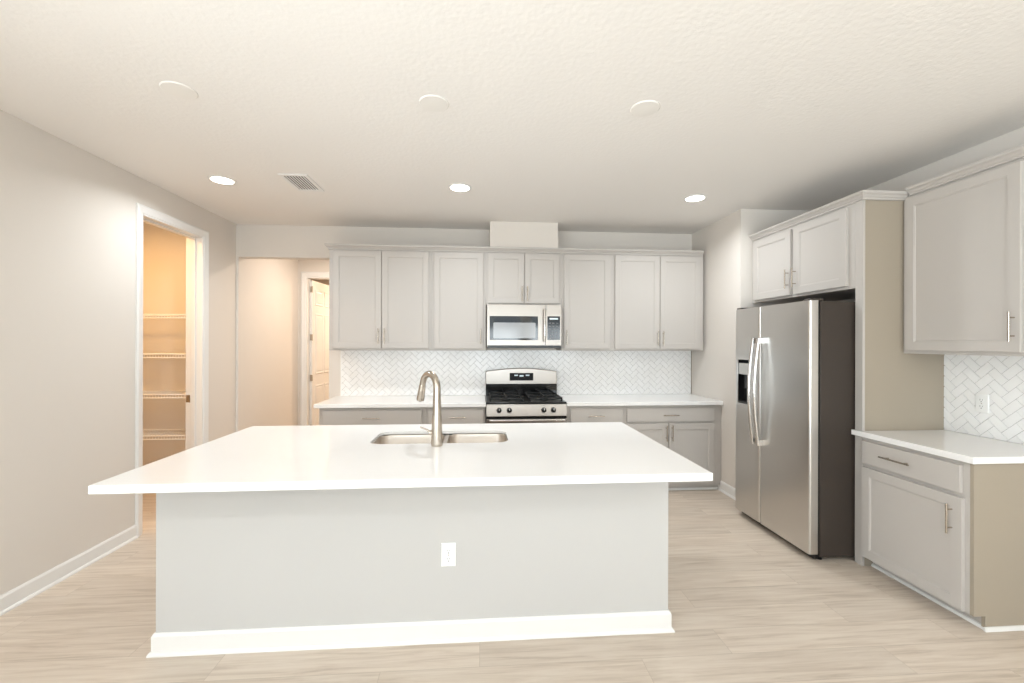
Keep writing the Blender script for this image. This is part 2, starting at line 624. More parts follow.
def bar_pull(parent, x, z, y, length, vertical=True, r=0.0052, stand=0.032):
    m_ = MB()
    h_ = length / 2
    if vertical:
        m_.tube([(x, y - stand, z - h_), (x, y - stand, z + h_)], r, 12)
        for s in (-1, 1):
            m_.tube([(x, y, z + s * h_ * 0.62), (x, y - stand, z + s * h_ * 0.62)], r * 0.85, 10)
    else:
        m_.tube([(x - h_, y - stand, z), (x + h_, y - stand, z)], r, 12)
        for s in (-1, 1):
            m_.tube([(x + s * h_ * 0.62, y, z), (x + s * h_ * 0.62, y - stand, z)], r * 0.85, 10)
    o = m_.build('handle', M['nickel'], parent)
    o['label'] = 'satin nickel bar handle'
    return o


def cabinet(name, label, cat, loc, rz, W, D, z0, z1, fronts, toe=None, group=None, xo=0.0):
    """front face on local y=0, viewer towards -y, x runs to the right"""
    root = thing(name, label, cat, loc, rz, group)
    m_ = MB()
    if toe:
        m_.box(xo, W, 0.0, D, toe[0], z1)
    else:
        m_.box(xo, W, 0.0, D, z0, z1)
    m_.build('carcass', M['cab'], root, bevel=0.0015)
    if toe:
        MB().box(xo, W, toe[1], D, 0.0, toe[0]).build('toe_kick', M['cab'], root)
    for fr in fronts:
        x0, x1, a, b = fr['r']
        fm = MB()
        if fr['t'] == 'door':
            fm.shaker(x0, x1, a, b, -0.0005, rail=fr.get('rail', 0.057))
            o = fm.build('door', M['cab'], root, smooth=0.35)
        else:
            fm.box(x0, x1, -0.0205, -0.0005, a, b)
            o = fm.build('drawer', M['cab'], root, bevel=0.003)
        if 'h' in fr:
            hx, hz, vert, ln = fr['h']
            bar_pull(o, hx, hz, -0.0205, ln, vert)
    return root


def D_(x0, x1, a, b, h=None, **k):
    d = dict(t='door', r=(x0, x1, a, b), **k)
    if h:
        d['h'] = h
    return d


def W_(x0, x1, a, b, h=None):
    d = dict(t='drawer', r=(x0, x1, a, b))
    if h:
        d['h'] = h
    return d


YU = 4.55
UZ0, UZ1 = 1.422, 2.462
dz0, dz1 = 1.443, 2.446
UD = YB - YU - 0.001
PL = 0.16
G = 'greige upper cabinets along the back wall'


def upper(label, xa, xb, fronts, z0=UZ0):
    fr = []
    for (a, b, za, zb, h) in fronts:
        fr.append(D_(a - xa, b - xa, za, zb, (h[0] - xa, h[1], True, h[2])))
    return cabinet('wall_cabinet', label, 'cabinet', (xa, YU, 0), 0, xb - xa, UD, z0, UZ1, fr, group=G)


upper('two-door upper cabinet at the left end of the back wall, beside the hall opening', -1.549, -0.514,
      [(-1.508, -1.022, dz0, dz1, (-1.046, 1.57, PL)), (-1.016, -0.538, dz0, dz1, (-0.985, 1.57, PL))])
upper('single-door upper cabinet left of the microwave, handle on its right edge', -0.513, 0.055,
      [(-0.485, 0.027, dz0, dz1, (0.002, 1.572, PL))])
upper('short two-door cabinet directly above the microwave', 0.056, 0.861,
      [(0.076, 0.459, 1.921, dz1, (0.434, 2.02, PL)), (0.466, 0.833, 1.921, dz1, (0.491, 2.02, PL))], z0=1.905)
upper('single-door upper cabinet right of the microwave, handle on its left edge', 0.862, 1.419,
      [(0.886, 1.386, dz0, dz1, (0.911, 1.56, PL))])
upper('two-door upper cabinet at the right end of the back wall by the short wall', 1.42, 2.43,
      [(1.44, 1.932, dz0, dz1, (1.905, 1.556, PL)), (1.939, 2.396, dz0, dz1, (1.966, 1.556, PL))])

# crown moulding sections: profile (projection, height)
CROWN = [(0.0, 0.0), (0.010, 0.0), (0.010, 0.012), (0.018, 0.018), (0.024, 0.028), (0.036, 0.036), (0.038, 0.046), (0.038, 0.052), (0.0, 0.052)]


def crown(name, label, path, zb):
    """path: list of (x, y, nx, ny) corner points with outward mitre vectors"""
    v, f = [], []
    n_ = len(CROWN)
    for (x, y, nx, ny) in path:
        for (d, hgt) in CROWN:
            v.append((x + nx * d, y + ny * d, zb + hgt))
    for i in range(len(path) - 1):
        for k in range(n_):
            k2 = (k + 1) % n_
            f.append((i * n_ + k, i * n_ + k2, (i + 1) * n_ + k2, (i + 1) * n_ + k))
    f.append(tuple(range(n_)))
    f.append(tuple((len(path) - 1) * n_ + k for k in range(n_))[::-1])
    return tag(MB().add(v, f).build(name, M['cab'], smooth=0.3), label, 'moulding', 'cabinet crown mouldings')


crown('crown_moulding', 'greige crown moulding along the top of the back wall cabinets',
      [(-1.549, YB - 0.002, -1, 0), (-1.549, YU, -1, -1), (2.419, YU, 0, -1)], UZ1 - 0.004)

# base cabinets on the back wall
YBF = 4.24
TOE = (0.06, 0.045)
BT = ZC - 0.036
BD = YB - YBF - 0.001
GB = 'greige base cabinets along the back wall'


def base(label, xa, xb, wide, x0, x1, hx):
    zdr = (0.700, 0.868)
    fr = [W_(x0 - xa, x1 - xa, 0.712, 0.852, (hx - xa, 0.779, False, 0.16))]
    if wide:
        mid = (x0 + x1) / 2 if wide is True else wide
        fr.append(D_(x0 - xa, mid - 0.004 - xa, 0.085, 0.694, (mid - 0.03 - xa, 0.60, True, PL)))
        fr.append(D_(mid + 0.004 - xa, x1 - xa, 0.085, 0.694, (mid + 0.03 - xa, 0.60, True, PL)))
    else:
        fr.append(D_(x0 - xa, x1 - xa, 0.085, 0.694, (x1 - 0.03 - xa, 0.60, True, PL)))
    return cabinet('base_cabinet', label, 'cabinet', (xa, YBF, 0), 0, xb - xa, BD, 0, BT, fr, toe=TOE, group=GB)


base('wide drawer base cabinet at the left end of the back counter, by the hall', -1.535, -0.535, True, -1.497, -0.567, -1.04)
base('narrow drawer base cabinet immediately left of the gas range', -0.534, 0.050, False, -0.505, 0.032, -0.22)
base('narrow drawer base cabinet immediately right of the gas range', 0.860, 1.442, False, 0.891, 1.421, 1.148)
base('wide base cabinet with drawer over two doors at right end of the back counter', 1.443, 2.412, 1.897, 1.467, 2.375, 1.91)
tag(MB().prism([(YBF + 0.003, 0.06), (YBF + 0.003, BT), (YBF + 0.06, BT), (YBF + 0.06, 0.0), (YBF + TOE[1], 0.0), (YBF + TOE[1], 0.06)], 'x', 2.4125, XJ - 0.0005).build('filler_strip', M['cab']),
    'narrow greige filler strip between right base cabinet and short wall', 'filler strip')

# shoe moulding along the toe kicks
ym = YBF + TOE[1]
m = MB().prism([(ym, 0), (ym, 0.02), (ym - 0.008, 0.016), (ym - 0.013, 0.0)], 'x', 0.86, XJ - 0.014)
struct(m.build('trim_5', M['trim'], smooth=0.3), 'white shoe moulding under the back right base cabinets', 'trim')
m = MB().prism([(ym, 0), (ym, 0.02), (ym - 0.008, 0.016), (ym - 0.013, 0.0)], 'x', -1.535, 0.05)
struct(m.build('trim_6', M['trim'], smooth=0.3), 'white shoe moulding under the back left base cabinets', 'trim')

# worktops on the back wall
tag(MB().box(-1.575, 0.0535, 4.205, YB - 0.001, BT + 0.0005, ZC).build('countertop', M['quartz'], bevel=0.003),
    'white quartz worktop on the back wall, left of the range', 'countertop', 'white quartz worktops')
tag(MB().box(0.8565, XJ - 0.001, 4.205, YB - 0.001, BT + 0.0005, ZC).build('countertop', M['quartz'], bevel=0.003),
    'white quartz worktop on the back wall, right of the range', 'countertop', 'white quartz worktops')

# ------------------------------------------------------------------ herringbone tile


def clip(poly, a0, a1, b0, b1):
    def cut(ps, ax, val, keep_gt):
        out = []
        for i in range(len(ps)):
            p_, q_ = ps[i], ps[(i + 1) % len(ps)]
            ip = (p_[ax] >= val) if keep_gt else (p_[ax] <= val)
            iq = (q_[ax] >= val) if keep_gt else (q_[ax] <= val)
            if ip:
                out.append(p_)
            if ip != iq:
                t = (val - p_[ax]) / (q_[ax] - p_[ax])
                out.append((p_[0] + (q_[0] - p_[0]) * t, p_[1] + (q_[1] - p_[1]) * t))
        return out
    for ax, val, k in ((0, a0, True), (0, a1, False), (1, b0, True), (1, b1, False)):
        poly = cut(poly, ax, val, k)
        if len(poly) < 3:
            return None
    area_ = 0
    for i in range(len(poly)):
        p_, q_ = poly[i], poly[(i + 1) % len(poly)]
        area_ += p_[0] * q_[1] - p_[1] * q_[0]
    return poly if abs(area_) > 2e-5 else None


def herringbone(a0, a1, b0, b1, to3, wd=0.0508, L=2, g=0.0018, th=0.006):
    """real tiles set at 45 degrees; to3(a, b, height) places them on the wall"""
    m_ = MB()
    s2 = math.sqrt(0.5)
    ca, cb = (a0 + a1) / 2, (b0 + b1) / 2
    R_ = int((a1 - a0 + b1 - b0) / wd) + 6
    per = 2 * L
    for i in range(-R_, R_):
        for j in range(-R_, R_):
            k = (i - j) % per
            # cell is the left cell of a horizontal tile when k == 0, bottom cell of a vertical one when k == L
            if k == 0:
                x0, x1, y0, y1 = i, i + L, j, j + 1
            elif k == per - 1:
                x0, x1, y0, y1 = i, i + 1, j, j + L
            else:
                continue
            x0, x1, y0, y1 = x0 * wd + g / 2, x1 * wd - g / 2, y0 * wd + g / 2, y1 * wd - g / 2
            quad = [(ca + (x - y) * s2, cb + (x + y) * s2) for x, y in ((x0, y0), (x1, y0), (x1, y1), (x0, y1))]
            pl = clip(quad, a0, a1, b0, b1)
            if not pl:
                continue
            n_ = len(pl)
            cx_ = sum(q[0] for q in pl) / n_
            cy_ = sum(q[1] for q in pl) / n_
            ins = [(q[0] + (cx_ - q[0]) * 0.03, q[1] + (cy_ - q[1]) * 0.03) for q in pl]
            v = [to3(q[0], q[1], 0.001) for q in pl] + [to3(q[0], q[1], th - 0.0012) for q in pl] + [to3(q[0], q[1], th) for q in ins]
            f = [tuple(range(2 * n_, 3 * n_))]
            for r in range(2):
                for t in range(n_):
                    t2 = (t + 1) % n_
                    f.append((r * n_ + t, r * n_ + t2, (r + 1) * n_ + t2, (r + 1) * n_ + t))
            m_.add(v, f)
    return m_


bs = thing('tile_backsplash', 'white herringbone tile backsplash on the back wall behind the range', 'backsplash', (0, YB, ZC))
BX0, BX1 = -1.523, 2.45
MB().box(BX0, BX1, -0.0045, -0.0005, 0.001, UZ0 - ZC - 0.002).build('grout_bed', M['grout'], bs)
herringbone(BX0, BX1, 0.001, UZ0 - ZC - 0.002, lambda a, b, h_: (a, -h_ - 0.002, b)).build('tiles', M['tile'], bs, smooth=0.15)
MB().box(BX0 - 0.010, BX0 - 0.0005, -0.009, -0.0005, 0.001, UZ0 - ZC - 0.002).build('edge_trim', M['white_plastic'], bs)
MB().box(BX1 + 0.0005, XJ - 0.0005, -0.008, -0.0005, 0.001, UZ0 - ZC - 0.002).build('edge_trim', M['nickel'], bs)

# ------------------------------------------------------------------ right-hand run
XF = 2.575                    # cabinet face plane, looking towards -x
RZ = -PI / 2                  # local x -> -y, local y -> +x
PYN, PYF = 2.735, 2.790       # tall end panel beside the refrigerator
FZ0, FZ1 = 1.885, 2.475

# cabinet over the refrigerator
FYL = YJ - 0.002
fc = cabinet('wall_cabinet', 'deep two-door cabinet above the refrigerator', 'cabinet', (XF, FYL, 0), RZ,
             FYL - PYF - 0.0005, XR - XF - 0.001, FZ0, FZ1,
             [D_(FYL - 3.872, FYL - 3.392, 1.905, 2.45, (FYL - 3.412, 2.04, True, PL)),
              D_(FYL - 3.348, FYL - 2.845, 1.905, 2.456, (FYL - 3.328, 2.04, True, PL))])
# tall end panel
ep = thing('tall_end_panel', 'tall greige end panel standing between the refrigerator and right counter', 'panel', (XF, PYF, 0), RZ)
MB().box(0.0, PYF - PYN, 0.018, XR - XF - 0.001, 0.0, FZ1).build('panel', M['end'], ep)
MB().box(-0.0, PYF - PYN + 0.004, 0.0, 0.0175, 0.0, FZ1).build('front_stile', M['cab'], ep, bevel=0.002)

crown('crown_moulding', 'greige crown moulding on the cabinet above the refrigerator',
      [(XF, YJ - 0.002, -1, 0), (XF, PYN - 0.004, -1, -1), (2.888, PYN - 0.004, 0, -1)], FZ1 + 0.0005)

# right upper cabinet
XU = 2.875
RUL, RUR = PYN - 0.0005, 2.045
ru = cabinet('wall_cabinet', 'large single-door upper cabinet at right above the right-hand counter', 'cabinet',
             (XU, RUL, 0), RZ, RUL - RUR, XR - XU - 0.001, 1.437, 2.495,
             [D_(0.028, RUL - 2.083, 1.458, 2.476, (RUL - 2.110, 1.595, True, PL))])
crown('crown_moulding', 'greige crown moulding on the right-hand upper cabinet',
      [(XU, PYN - 0.046, -1, 0), (XU, RUR, -1, -1), (XR - 0.001, RUR, 0, -1)], 2.4955)

# right base cabinet
RBL, RBR = PYN - 0.006, 2.070
rb = cabinet('base_cabinet', 'right-hand base cabinet with one drawer over one wide door', 'cabinet',
             (XF, RBL, 0), RZ, RBL - RBR - 0.02, XR - XF - 0.001, 0, BT,
             [W_(0.012, RBL - 2.121, 0.703, 0.855, (RBL - 2.465, 0.784, False, 0.19)),
              D_(0.012, RBL - 2.111, 0.080, 0.680, (RBL - 2.160, 0.555, True, PL))], toe=(0.075, 0.075))
# finished end with a toe notch
m = MB()
Wd = RBL - RBR
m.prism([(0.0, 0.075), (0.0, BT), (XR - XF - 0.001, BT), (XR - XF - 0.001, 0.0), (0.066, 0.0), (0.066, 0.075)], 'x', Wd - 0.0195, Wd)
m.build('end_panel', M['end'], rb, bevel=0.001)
m = MB()
m.prism([(RBR, 0), (RBR, 0.02), (RBR - 0.006, 0.018), (RBR - 0.012, 0.0)], 'x', XF + 0.055, XR - 0.03)
m.prism([(XF + 0.075, 0), (XF + 0.075, 0.02), (XF + 0.067, 0.016), (XF + 0.062, 0.0)], 'y', RBR - 0.004, PYN - 0.006)
struct(m.build('trim_7', M['trim'], smooth=0.3), 'white shoe moulding round the foot of the right base cabinet', 'trim')

tag(MB().prism([(XF - 0.03, 2.050), (XR - 0.001, 2.050), (XR - 0.001, PYN - 0.0055), (XF - 0.001, PYN - 0.0055), (XF - 0.001, PYF - 0.002), (XF - 0.03, PYF - 0.002)], 'z', BT + 0.0005, ZC).build('countertop', M['quartz'], bevel=0.003),
    'white quartz worktop on the right-hand base cabinet', 'countertop', 'white quartz worktops')

rs = thing('tile_backsplash', 'white herringbone tile backsplash on the right wall above right-hand counter', 'backsplash', (XR, 0, ZC))
RY0, RY1 = 2.080, PYN - 0.001
MB().box(-0.0045, -0.0005, RY0, RY1, 0.001, 1.437 - ZC - 0.001).build('grout_bed', M['grout'], rs)
herringbone(RY0, RY1, 0.001, 1.437 - ZC - 0.001, lambda a, b, h_: (-h_ - 0.002, a, b)).build('tiles', M['tile'], rs, smooth=0.15)
MB().box(-0.009, -0.0005, RY0 - 0.010, RY0 - 0.0005, 0.001, 1.437 - ZC - 0.001).build('edge_trim', M['white_plastic'], rs)


def outlet(label, loc, rz, vertical=True, slots=True, w_=0.073, h_=0.118, group=None):
    r = thing('electrical_outlet', label, 'outlet', loc, rz)
    m_ = MB()
    a, b = w_ / 2, h_ / 2
    m_.add([(-a, 0, -b), (a, 0, -b), (a, 0, b), (-a, 0, b), (-a, -0.003, -b), (a, -0.003, -b), (a, -0.003, b), (-a, -0.003, b),
            (-a + 0.004, -0.006, -b + 0.004), (a - 0.004, -0.006, -b + 0.004), (a - 0.004, -0.006, b - 0.004), (-a + 0.004, -0.006, b - 0.004)],
           [(0, 3, 2, 1), (0, 1, 5, 4), (1, 2, 6, 5), (2, 3, 7, 6), (3, 0, 4, 7), (4, 5, 9, 8), (5, 6, 10, 9), (6, 7, 11, 10), (7, 4, 8, 11), (8, 9, 10, 11)])
    m_.build('cover_plate', M['white_plastic'], r, smooth=0.2)
    for zc in (0.0205, -0.0205):
        pts = []
        for k in range(20):
            an = 2 * PI * k / 20
            pts.append((max(-0.0155, min(0.0155, 0.0175 * math.cos(an))), zc + max(-0.0145, min(0.0145, 0.0175 * math.sin(an)))))
        rc = MB().prism(pts, 'y', -0.009, -0.005).build('receptacle', M['white_plastic'], r, bevel=0.0006)
        sm = MB()
        sm.box(-0.0078, -0.0055, -0.0094, -0.0088, zc - 0.001, zc + 0.009)
        sm.box(0.0055, 0.0075, -0.0094, -0.0088, zc + 0.000, zc + 0.008)
        sm.lathe([(0.0028, 0.0), (0.0028, -0.0006)], (0, -0.0088, zc - 0.0085), 'y', 10)
        sm.build('slots', M['slot'], rc, smooth=0)
    MB().lathe([(0.0028, 0), (0.0028, -0.0014), (0.0015, -0.002)], (0, -0.006, 0), 'y', 12).build('screw', M['nickel'], r)
    return r


outlet('white outlet in the tiled wall above the right-hand counter', (XR - 0.0082, 2.505, 1.125), RZ)

# ------------------------------------------------------------------ refrigerator
FX = 2.25
FY0, FY1 = 2.797, 3.665
FT = 1.80
fr = thing('refrigerator', 'stainless steel side-by-side refrigerator with dark brown sides', 'refrigerator', (FX, FY1, 0), RZ)
FW = FY1 - FY0
split = FY1 - 3.325
DTK = 0.062
m = MB().box(0.006, FW - 0.006, DTK + 0.022, 0.82, 0.03, FT - 0.005)
m.build('body', M['fridge_side'], fr, bevel=0.004)
MB().box(0.012, FW - 0.012, DTK, DTK + 0.0215, 0.075, FT - 0.012).build('door_gasket', M['dark'], fr)
MB().box(0.02, FW - 0.02, DTK - 0.01, DTK + 0.021, 0.012, 0.07).build('toe_grille', M['black'], fr, bevel=0.003)
for xx in (0.05, FW - 0.05):
    MB().lathe([(0.018, 0.0), (0.018, 0.008), (0.010, 0.012), (0.010, 0.03)], (xx, DTK + 0.05, 0.0), 'z', 14).build('levelling_foot', M['black'], fr)
for xx in (0.04, FW - 0.04):
    MB().box(xx - 0.03, xx + 0.03, 0.01, 0.11, FT - 0.004, FT + 0.014).build('hinge_cover', M['fridge_side'], fr, bevel=0.004)


def fdoor(name, x0, x1, hole=None):
    """gently rounded front edges, full height"""
    z0, z1 = 0.055, FT
    rr = 0.022
    pts = [(x0, DTK), (x0, rr * 0.6)]
    for k in range(1, 7):
        a = PI / 2 * k / 6
        pts.append((x0 + rr * (1 - math.cos(a)), rr * 0.6 * (1 - math.sin(a))))
    for k in range(0, 7):
        a = PI / 2 * k / 6
        pts.append((x1 - rr + rr * math.sin(a), rr * 0.6 * (1 - math.cos(a))))
    pts += [(x1, DTK)]
    m_ = MB()
    m_.prism(pts, 'z', z0, z1)
    return m_


# freezer door with a dispenser opening, built from slabs round the hole
dx0, dx1, dzb, dzt = 0.045, 0.212, 0.985, 1.365
x1f = split - 0.004


def fslab(m_, x0, x1, z0, z1, ra, rb_):
    rr = 0.022
    pts = [(x0, DTK)]
    if ra:
        pts += [(x0 + rr * (1 - math.cos(PI / 2 * k / 6)), rr * 0.6 * (1 - math.sin(PI / 2 * k / 6))) for k in range(7)]
    else:
        pts.append((x0, 0.0))
    if rb_:
        pts += [(x1 - rr + rr * math.sin(PI / 2 * k / 6), rr * 0.6 * (1 - math.cos(PI / 2 * k / 6))) for k in range(7)]
    else:
        pts.append((x1, 0.0))
    pts.append((x1, DTK))
    m_.prism(pts, 'z', z0, z1)


m = MB()
fslab(m, 0.0, x1f, 0.055, dzb, True, True)
fslab(m, 0.0, x1f, dzt, FT, True, True)
fslab(m, 0.0, dx0, dzb, dzt, True, False)
fslab(m, dx1, x1f, dzb, dzt, False, True)
fz = m.build('freezer_door', M['steel'], fr, smooth=0.5)
# dispenser
m = MB()
m.box(dx0, dx1, 0.052, 0.058, dzb, dzt)
m.box(dx0, dx0 + 0.004, 0.004, 0.058, dzb, dzt)
m.box(dx1 - 0.004, dx1, 0.004, 0.058, dzb, dzt)
m.box(dx0, dx1, 0.002, 0.058, dzb, dzb + 0.02)
disp = m.build('dispenser', M['black'], fz)
m = MB().box(dx0 + 0.004, dx1 - 0.004, 0.006, 0.05, dzt - 0.13, dzt - 0.03)
m.build('dispenser_panel', M['steel'], fz, bevel=0.004)
m = MB()
b_ = 0.010
m.box(dx0 - b_, dx1 + b_, -0.004, 0.004, dzt - 0.002, dzt + b_)
m.box(dx0 - b_, dx1 + b_, -0.004, 0.004, dzb - b_ * 1.6, dzb + 0.002)
m.box(dx0 - b_, dx0 + 0.001, -0.004, 0.004, dzb + 0.002, dzt - 0.002)
m.box(dx1 - 0.001, dx1 + b_, -0.004, 0.004, dzb + 0.002, dzt - 0.002)
m.build('dispenser_bezel', M['steel'], fz, bevel=0.002)
m = MB().box(dx0 + 0.05, dx1 - 0.05, 0.028, 0.034, dzt - 0.25, dzt - 0.135)
m.build('dispenser_paddle', M['black_gloss'], fz, bevel=0.003)

m = MB()
fslab(m, split + 0.004, FW, 0.055, FT, True, True)
fd = m.build('refrigerator_door', M['steel'], fr, smooth=0.5)


def fhandle(parent, x, lean):
    z0, z1 = 0.69, 1.545
    pts, rad = [], []
    N = 22
    for k in range(N + 1):
        t = k / N
        z = z0 + (z1 - z0) * t
        y = -0.034 - 0.034 * math.sin(PI * t)
        pts.append((x + lean * math.sin(PI * t), y, z))
        rad.append(0.0125)
    m_ = MB().tube(pts, rad, 14)
    for z in (z0 + 0.02, z1 - 0.02):
        m_.box(x - 0.012, x + 0.012, -0.036, 0.001, z - 0.022, z + 0.022)
    return m_.build('handle', M['chrome'], parent, bevel=0.0)


fhandle(fz, split - 0.034, -0.004)
fhandle(fd, split + 0.034, -0.004)

# ------------------------------------------------------------------ island
IX0, IX1, IY0, IY1 = -1.597, 1.052, 1.880, 3.150
BX_0, BX_1, BY_0, BY_1 = -1.556, 0.985, 2.195, 3.10
IBT = ZC - 0.037
isl = thing('kitchen_island', 'large white kitchen island with plain panelled front in the middle of the floor', 'island',
            ((BX_0 + BX_1) / 2, BY_0, 0))
cx = (BX_0 + BX_1) / 2
m = MB()
m.box(BX_0 - cx, BX_1 - cx, 0, 0.11, 0, ZC - 0.0205)                  # knee wall
m.box(BX_0 - cx, BX_0 - cx + 0.06, 0.11, BY_1 - BY_0, 0, ZC - 0.0205)
m.box(BX_1 - cx - 0.06, BX_1 - cx, 0.11, BY_1 - BY_0, 0, ZC - 0.0205)
m.build('knee_wall', M['island_paint'], isl)
# cabinets on the working side, facing the range
m = MB()
m.box(BX_0 - cx + 0.061, BX_1 - cx - 0.061, 0.111, BY_1 - BY_0 - 0.02, 0.10, 0.62)
m.build('cabinet_carcass', M['cab'], isl)
MB().box(BX_0 - cx + 0.061, BX_1 - cx - 0.061, BY_1 - BY_0 - 0.1, BY_1 - BY_0 - 0.095, 0.0, 0.099).build('toe_kick', M['cab'], isl)
nd = 5
dwid = (BX_1 - BX_0 - 0.13) / nd
for k in range(nd):
    xa = BX_0 - cx + 0.065 + k * dwid
    fm = MB()
    fm.shaker(-(xa + dwid - 0.004), -(xa + 0.004), 0.12, IBT - 0.02, 0.0)
    fm.v = [(-x, (BY_1 - BY_0) - y - 0.0195, z) for (x, y, z) in fm.v]
    o = fm.build('door', M['cab'], isl, smooth=0.35)
# baseboard with mitred returns
v, f = [], []
prof = [(0, 0.102), (0.006, 0.102), (0.013, 0.088), (0.013, 0.018), (0.019, 0.016), (0.025, 0.007), (0.026, 0.0), (0, 0)]
path = [(BX_0 - cx, BY_1 - BY_0, -1, 0), (BX_0 - cx, 0, -1, -1), (BX_1 - cx, 0, 1, -1), (BX_1 - cx, BY_1 - BY_0, 1, 0)]
for (x, y, nx, ny) in path:
    for d, z in prof:
        v.append((x + nx * d, y + ny * d, z))
npf = len(prof)
for i in range(3):
    for k in range(npf):
        k2 = (k + 1) % npf
        f.append((i * npf + k, i * npf + k2, (i + 1) * npf + k2, (i + 1) * npf + k))
f.append(tuple(range(npf)))
f.append(tuple(3 * npf + k for k in range(npf))[::-1])
o = MB().add(v, f).build('baseboard', M['trim'], isl, smooth=0.3)
o['label'] = 'white baseboard'
outlet('white outlet on the front face of the island', (-0.158, BY_0 - 0.0005, 0.432), 0)

# island worktop with the sink cut-out (rounded rectangles)
SX0, SX1, SY0, SY1 = -0.650, 0.168, 2.545, 2.905


def rrect(x0, x1, y0, y1, r, n_=6):
    pts = []
    for (cx_, cy_, a0) in ((x1 - r, y1 - r, 0), (x0 + r, y1 - r, PI / 2), (x0 + r, y0 + r, PI), (x1 - r, y0 + r, 3 * PI / 2)):
        for k in range(n_ + 1):
            a = a0 + PI / 2 * k / n_
            pts.append((cx_ + r * math.cos(a), cy_ + r * math.sin(a)))
    return pts


hole = rrect(SX0, SX1, SY0, SY1, 0.075, 7)
bm = bmesh.new()
outer = [(IX0, IY0), (IX1, IY0), (IX1, IY1), (IX0, IY1)]
ev = []
for loop in (outer, hole):
    vs_ = [bm.verts.new((x, y, ZC)) for x, y in loop]
    for k in range(len(vs_)):
        ev.append(bm.edges.new((vs_[k], vs_[(k + 1) % len(vs_)])))
bmesh.ops.triangle_fill(bm, use_beauty=True, use_dissolve=False, edges=ev)
geom = bmesh.ops.extrude_face_region(bm, geom=bm.faces[:])
bmesh.ops.translate(bm, vec=(0, 0, -0.020), verts=[q for q in geom['geom'] if isinstance(q, bmesh.types.BMVert)])
# built-up apron under the outer edge
ap = MB()
ap.box(IX0, IX1, IY0, IY0 + 0.038, IBT + 0.0005, ZC - 0.0195)
ap.box(IX0, IX1, IY1 - 0.038, IY1, IBT + 0.0005, ZC - 0.0195)
ap.box(IX0, IX0 + 0.038, IY0 + 0.038, IY1 - 0.038, IBT + 0.0005, ZC - 0.0195)
ap.box(IX1 - 0.038, IX1, IY0 + 0.038, IY1 - 0.038, IBT + 0.0005, ZC - 0.0195)
avs = [bm.verts.new(q) for q in ap.v]
for q in ap.f:
    bm.faces.new([avs[i] for i in q])
bmesh.ops.recalc_face_normals(bm, faces=bm.faces)
me = bpy.data.meshes.new('island_countertop')
bm.to_mesh(me)
bm.free()
me.materials.append(M['quartz'])
ict = bpy.data.objects.new('countertop', me)
C.objects.link(ict)
bv = ict.modifiers.new('edge', 'BEVEL')
bv.width = 0.003
bv.segments = 2
bv.limit_method = 'ANGLE'
bv.angle_limit = 0.9
tag(ict, 'big white quartz worktop of the island holding the sink', 'countertop', 'white quartz worktops')

# sink ---------------------------------------------------------------
sink = thing('kitchen_sink', 'undermount double-bowl stainless steel sink set into the island top', 'sink',
             ((SX0 + SX1) / 2, (SY0 + SY1) / 2, ZC - 0.020))
scx, scy = (SX0 + SX1) / 2, (SY0 + SY1) / 2
ztop = -0.0022


def bowl(x0, x1, y0, y1, dep):
    m_ = MB()
    rings = [(0.0, ztop), (0.002, ztop - 0.006), (0.006, ztop - dep + 0.03), (0.016, ztop - dep + 0.010), (0.034, ztop - dep), (0.08, ztop - dep - 0.003)]
    v, f = [], []
    n_ = None
    for d, z in rings:
        r = max(0.07 - d * 0.5, 0.02)
        pts = rrect(x0 + d, x1 - d, y0 + d, y1 - d, r, 6)
        n_ = len(pts)
        v += [(a, b, z) for a, b in pts]
    for i in range(len(rings) - 1):
        for k in range(n_):
            k2 = (k + 1) % n_
            f.append((i * n_ + k, i * n_ + k2, (i + 1) * n_ + k2, (i + 1) * n_ + k))
    f.append(tuple((len(rings) - 1) * n_ + k for k in range(n_)))
    m_.add(v, f)
    o = m_.build('bowl', M['steel_bowl'], sink, smooth=0.9)
    s = o.modifiers.new('thickness', 'SOLIDIFY')
    s.thickness = 0.0012
    s.offset = 1.0
    cxx, cyy = (x0 + x1) / 2, (y0 + y1) / 2
    MB().lathe([(0.043, 0.0), (0.043, 0.003), (0.036, 0.004), (0.030, 0.001), (0.010, 0.001)], (cxx, cyy, ztop - dep - 0.0028), 'z', 24).build('drain', M['chrome'], o)


hw, hh = (SX1 - SX0) / 2, (SY1 - SY0) / 2
bowl(-hw - 0.002, 0.012, -hh - 0.002, hh + 0.002, 0.21)
bowl(0.036, hw + 0.002, -hh - 0.002, hh + 0.002, 0.19)
m = MB()
m.box(0.0125, 0.0355, -hh + 0.002, hh - 0.002, ztop - 0.012, ztop - 0.002)
m.build('divider', M['steel_bowl'], sink, bevel=0.002)

# faucet --------------------------------------------------------------
fa = thing('kitchen_faucet', 'brushed nickel gooseneck faucet standing on the island by the sink', 'faucet', (-0.247, 2.487, ZC))
m = MB().lathe([(0.032, 0.0), (0.033, 0.003), (0.033, 0.012), (0.0315, 0.05), (0.029, 0.13), (0.0245, 0.20), (0.0225, 0.2598)], (0, 0, 0), 'z', 28)
m.build('body', M['nickel'], fa)
ang = math.radians(128)      # spout swings out over the sink, slightly to the left
dx, dy = math.cos(ang), math.sin(ang)
R_ = 0.080
pts, rad = [], []
for k in range(5):
    pts.append((0, 0, 0.26 + 0.065 * k / 4)); rad.append(0.0224 - 0.0014 * k / 4)
for k in range(1, 19):
    a = PI * k / 18 * 0.94
    d = R_ * (1 - math.cos(a))
    pts.append((dx * d, dy * d, 0.325 + R_ * math.sin(a))); rad.append(0.021 - 0.003 * k / 18)
MB().tube(pts, rad, 18).build('spout', M['nickel'], fa)
e_ = Vector(pts[-1])
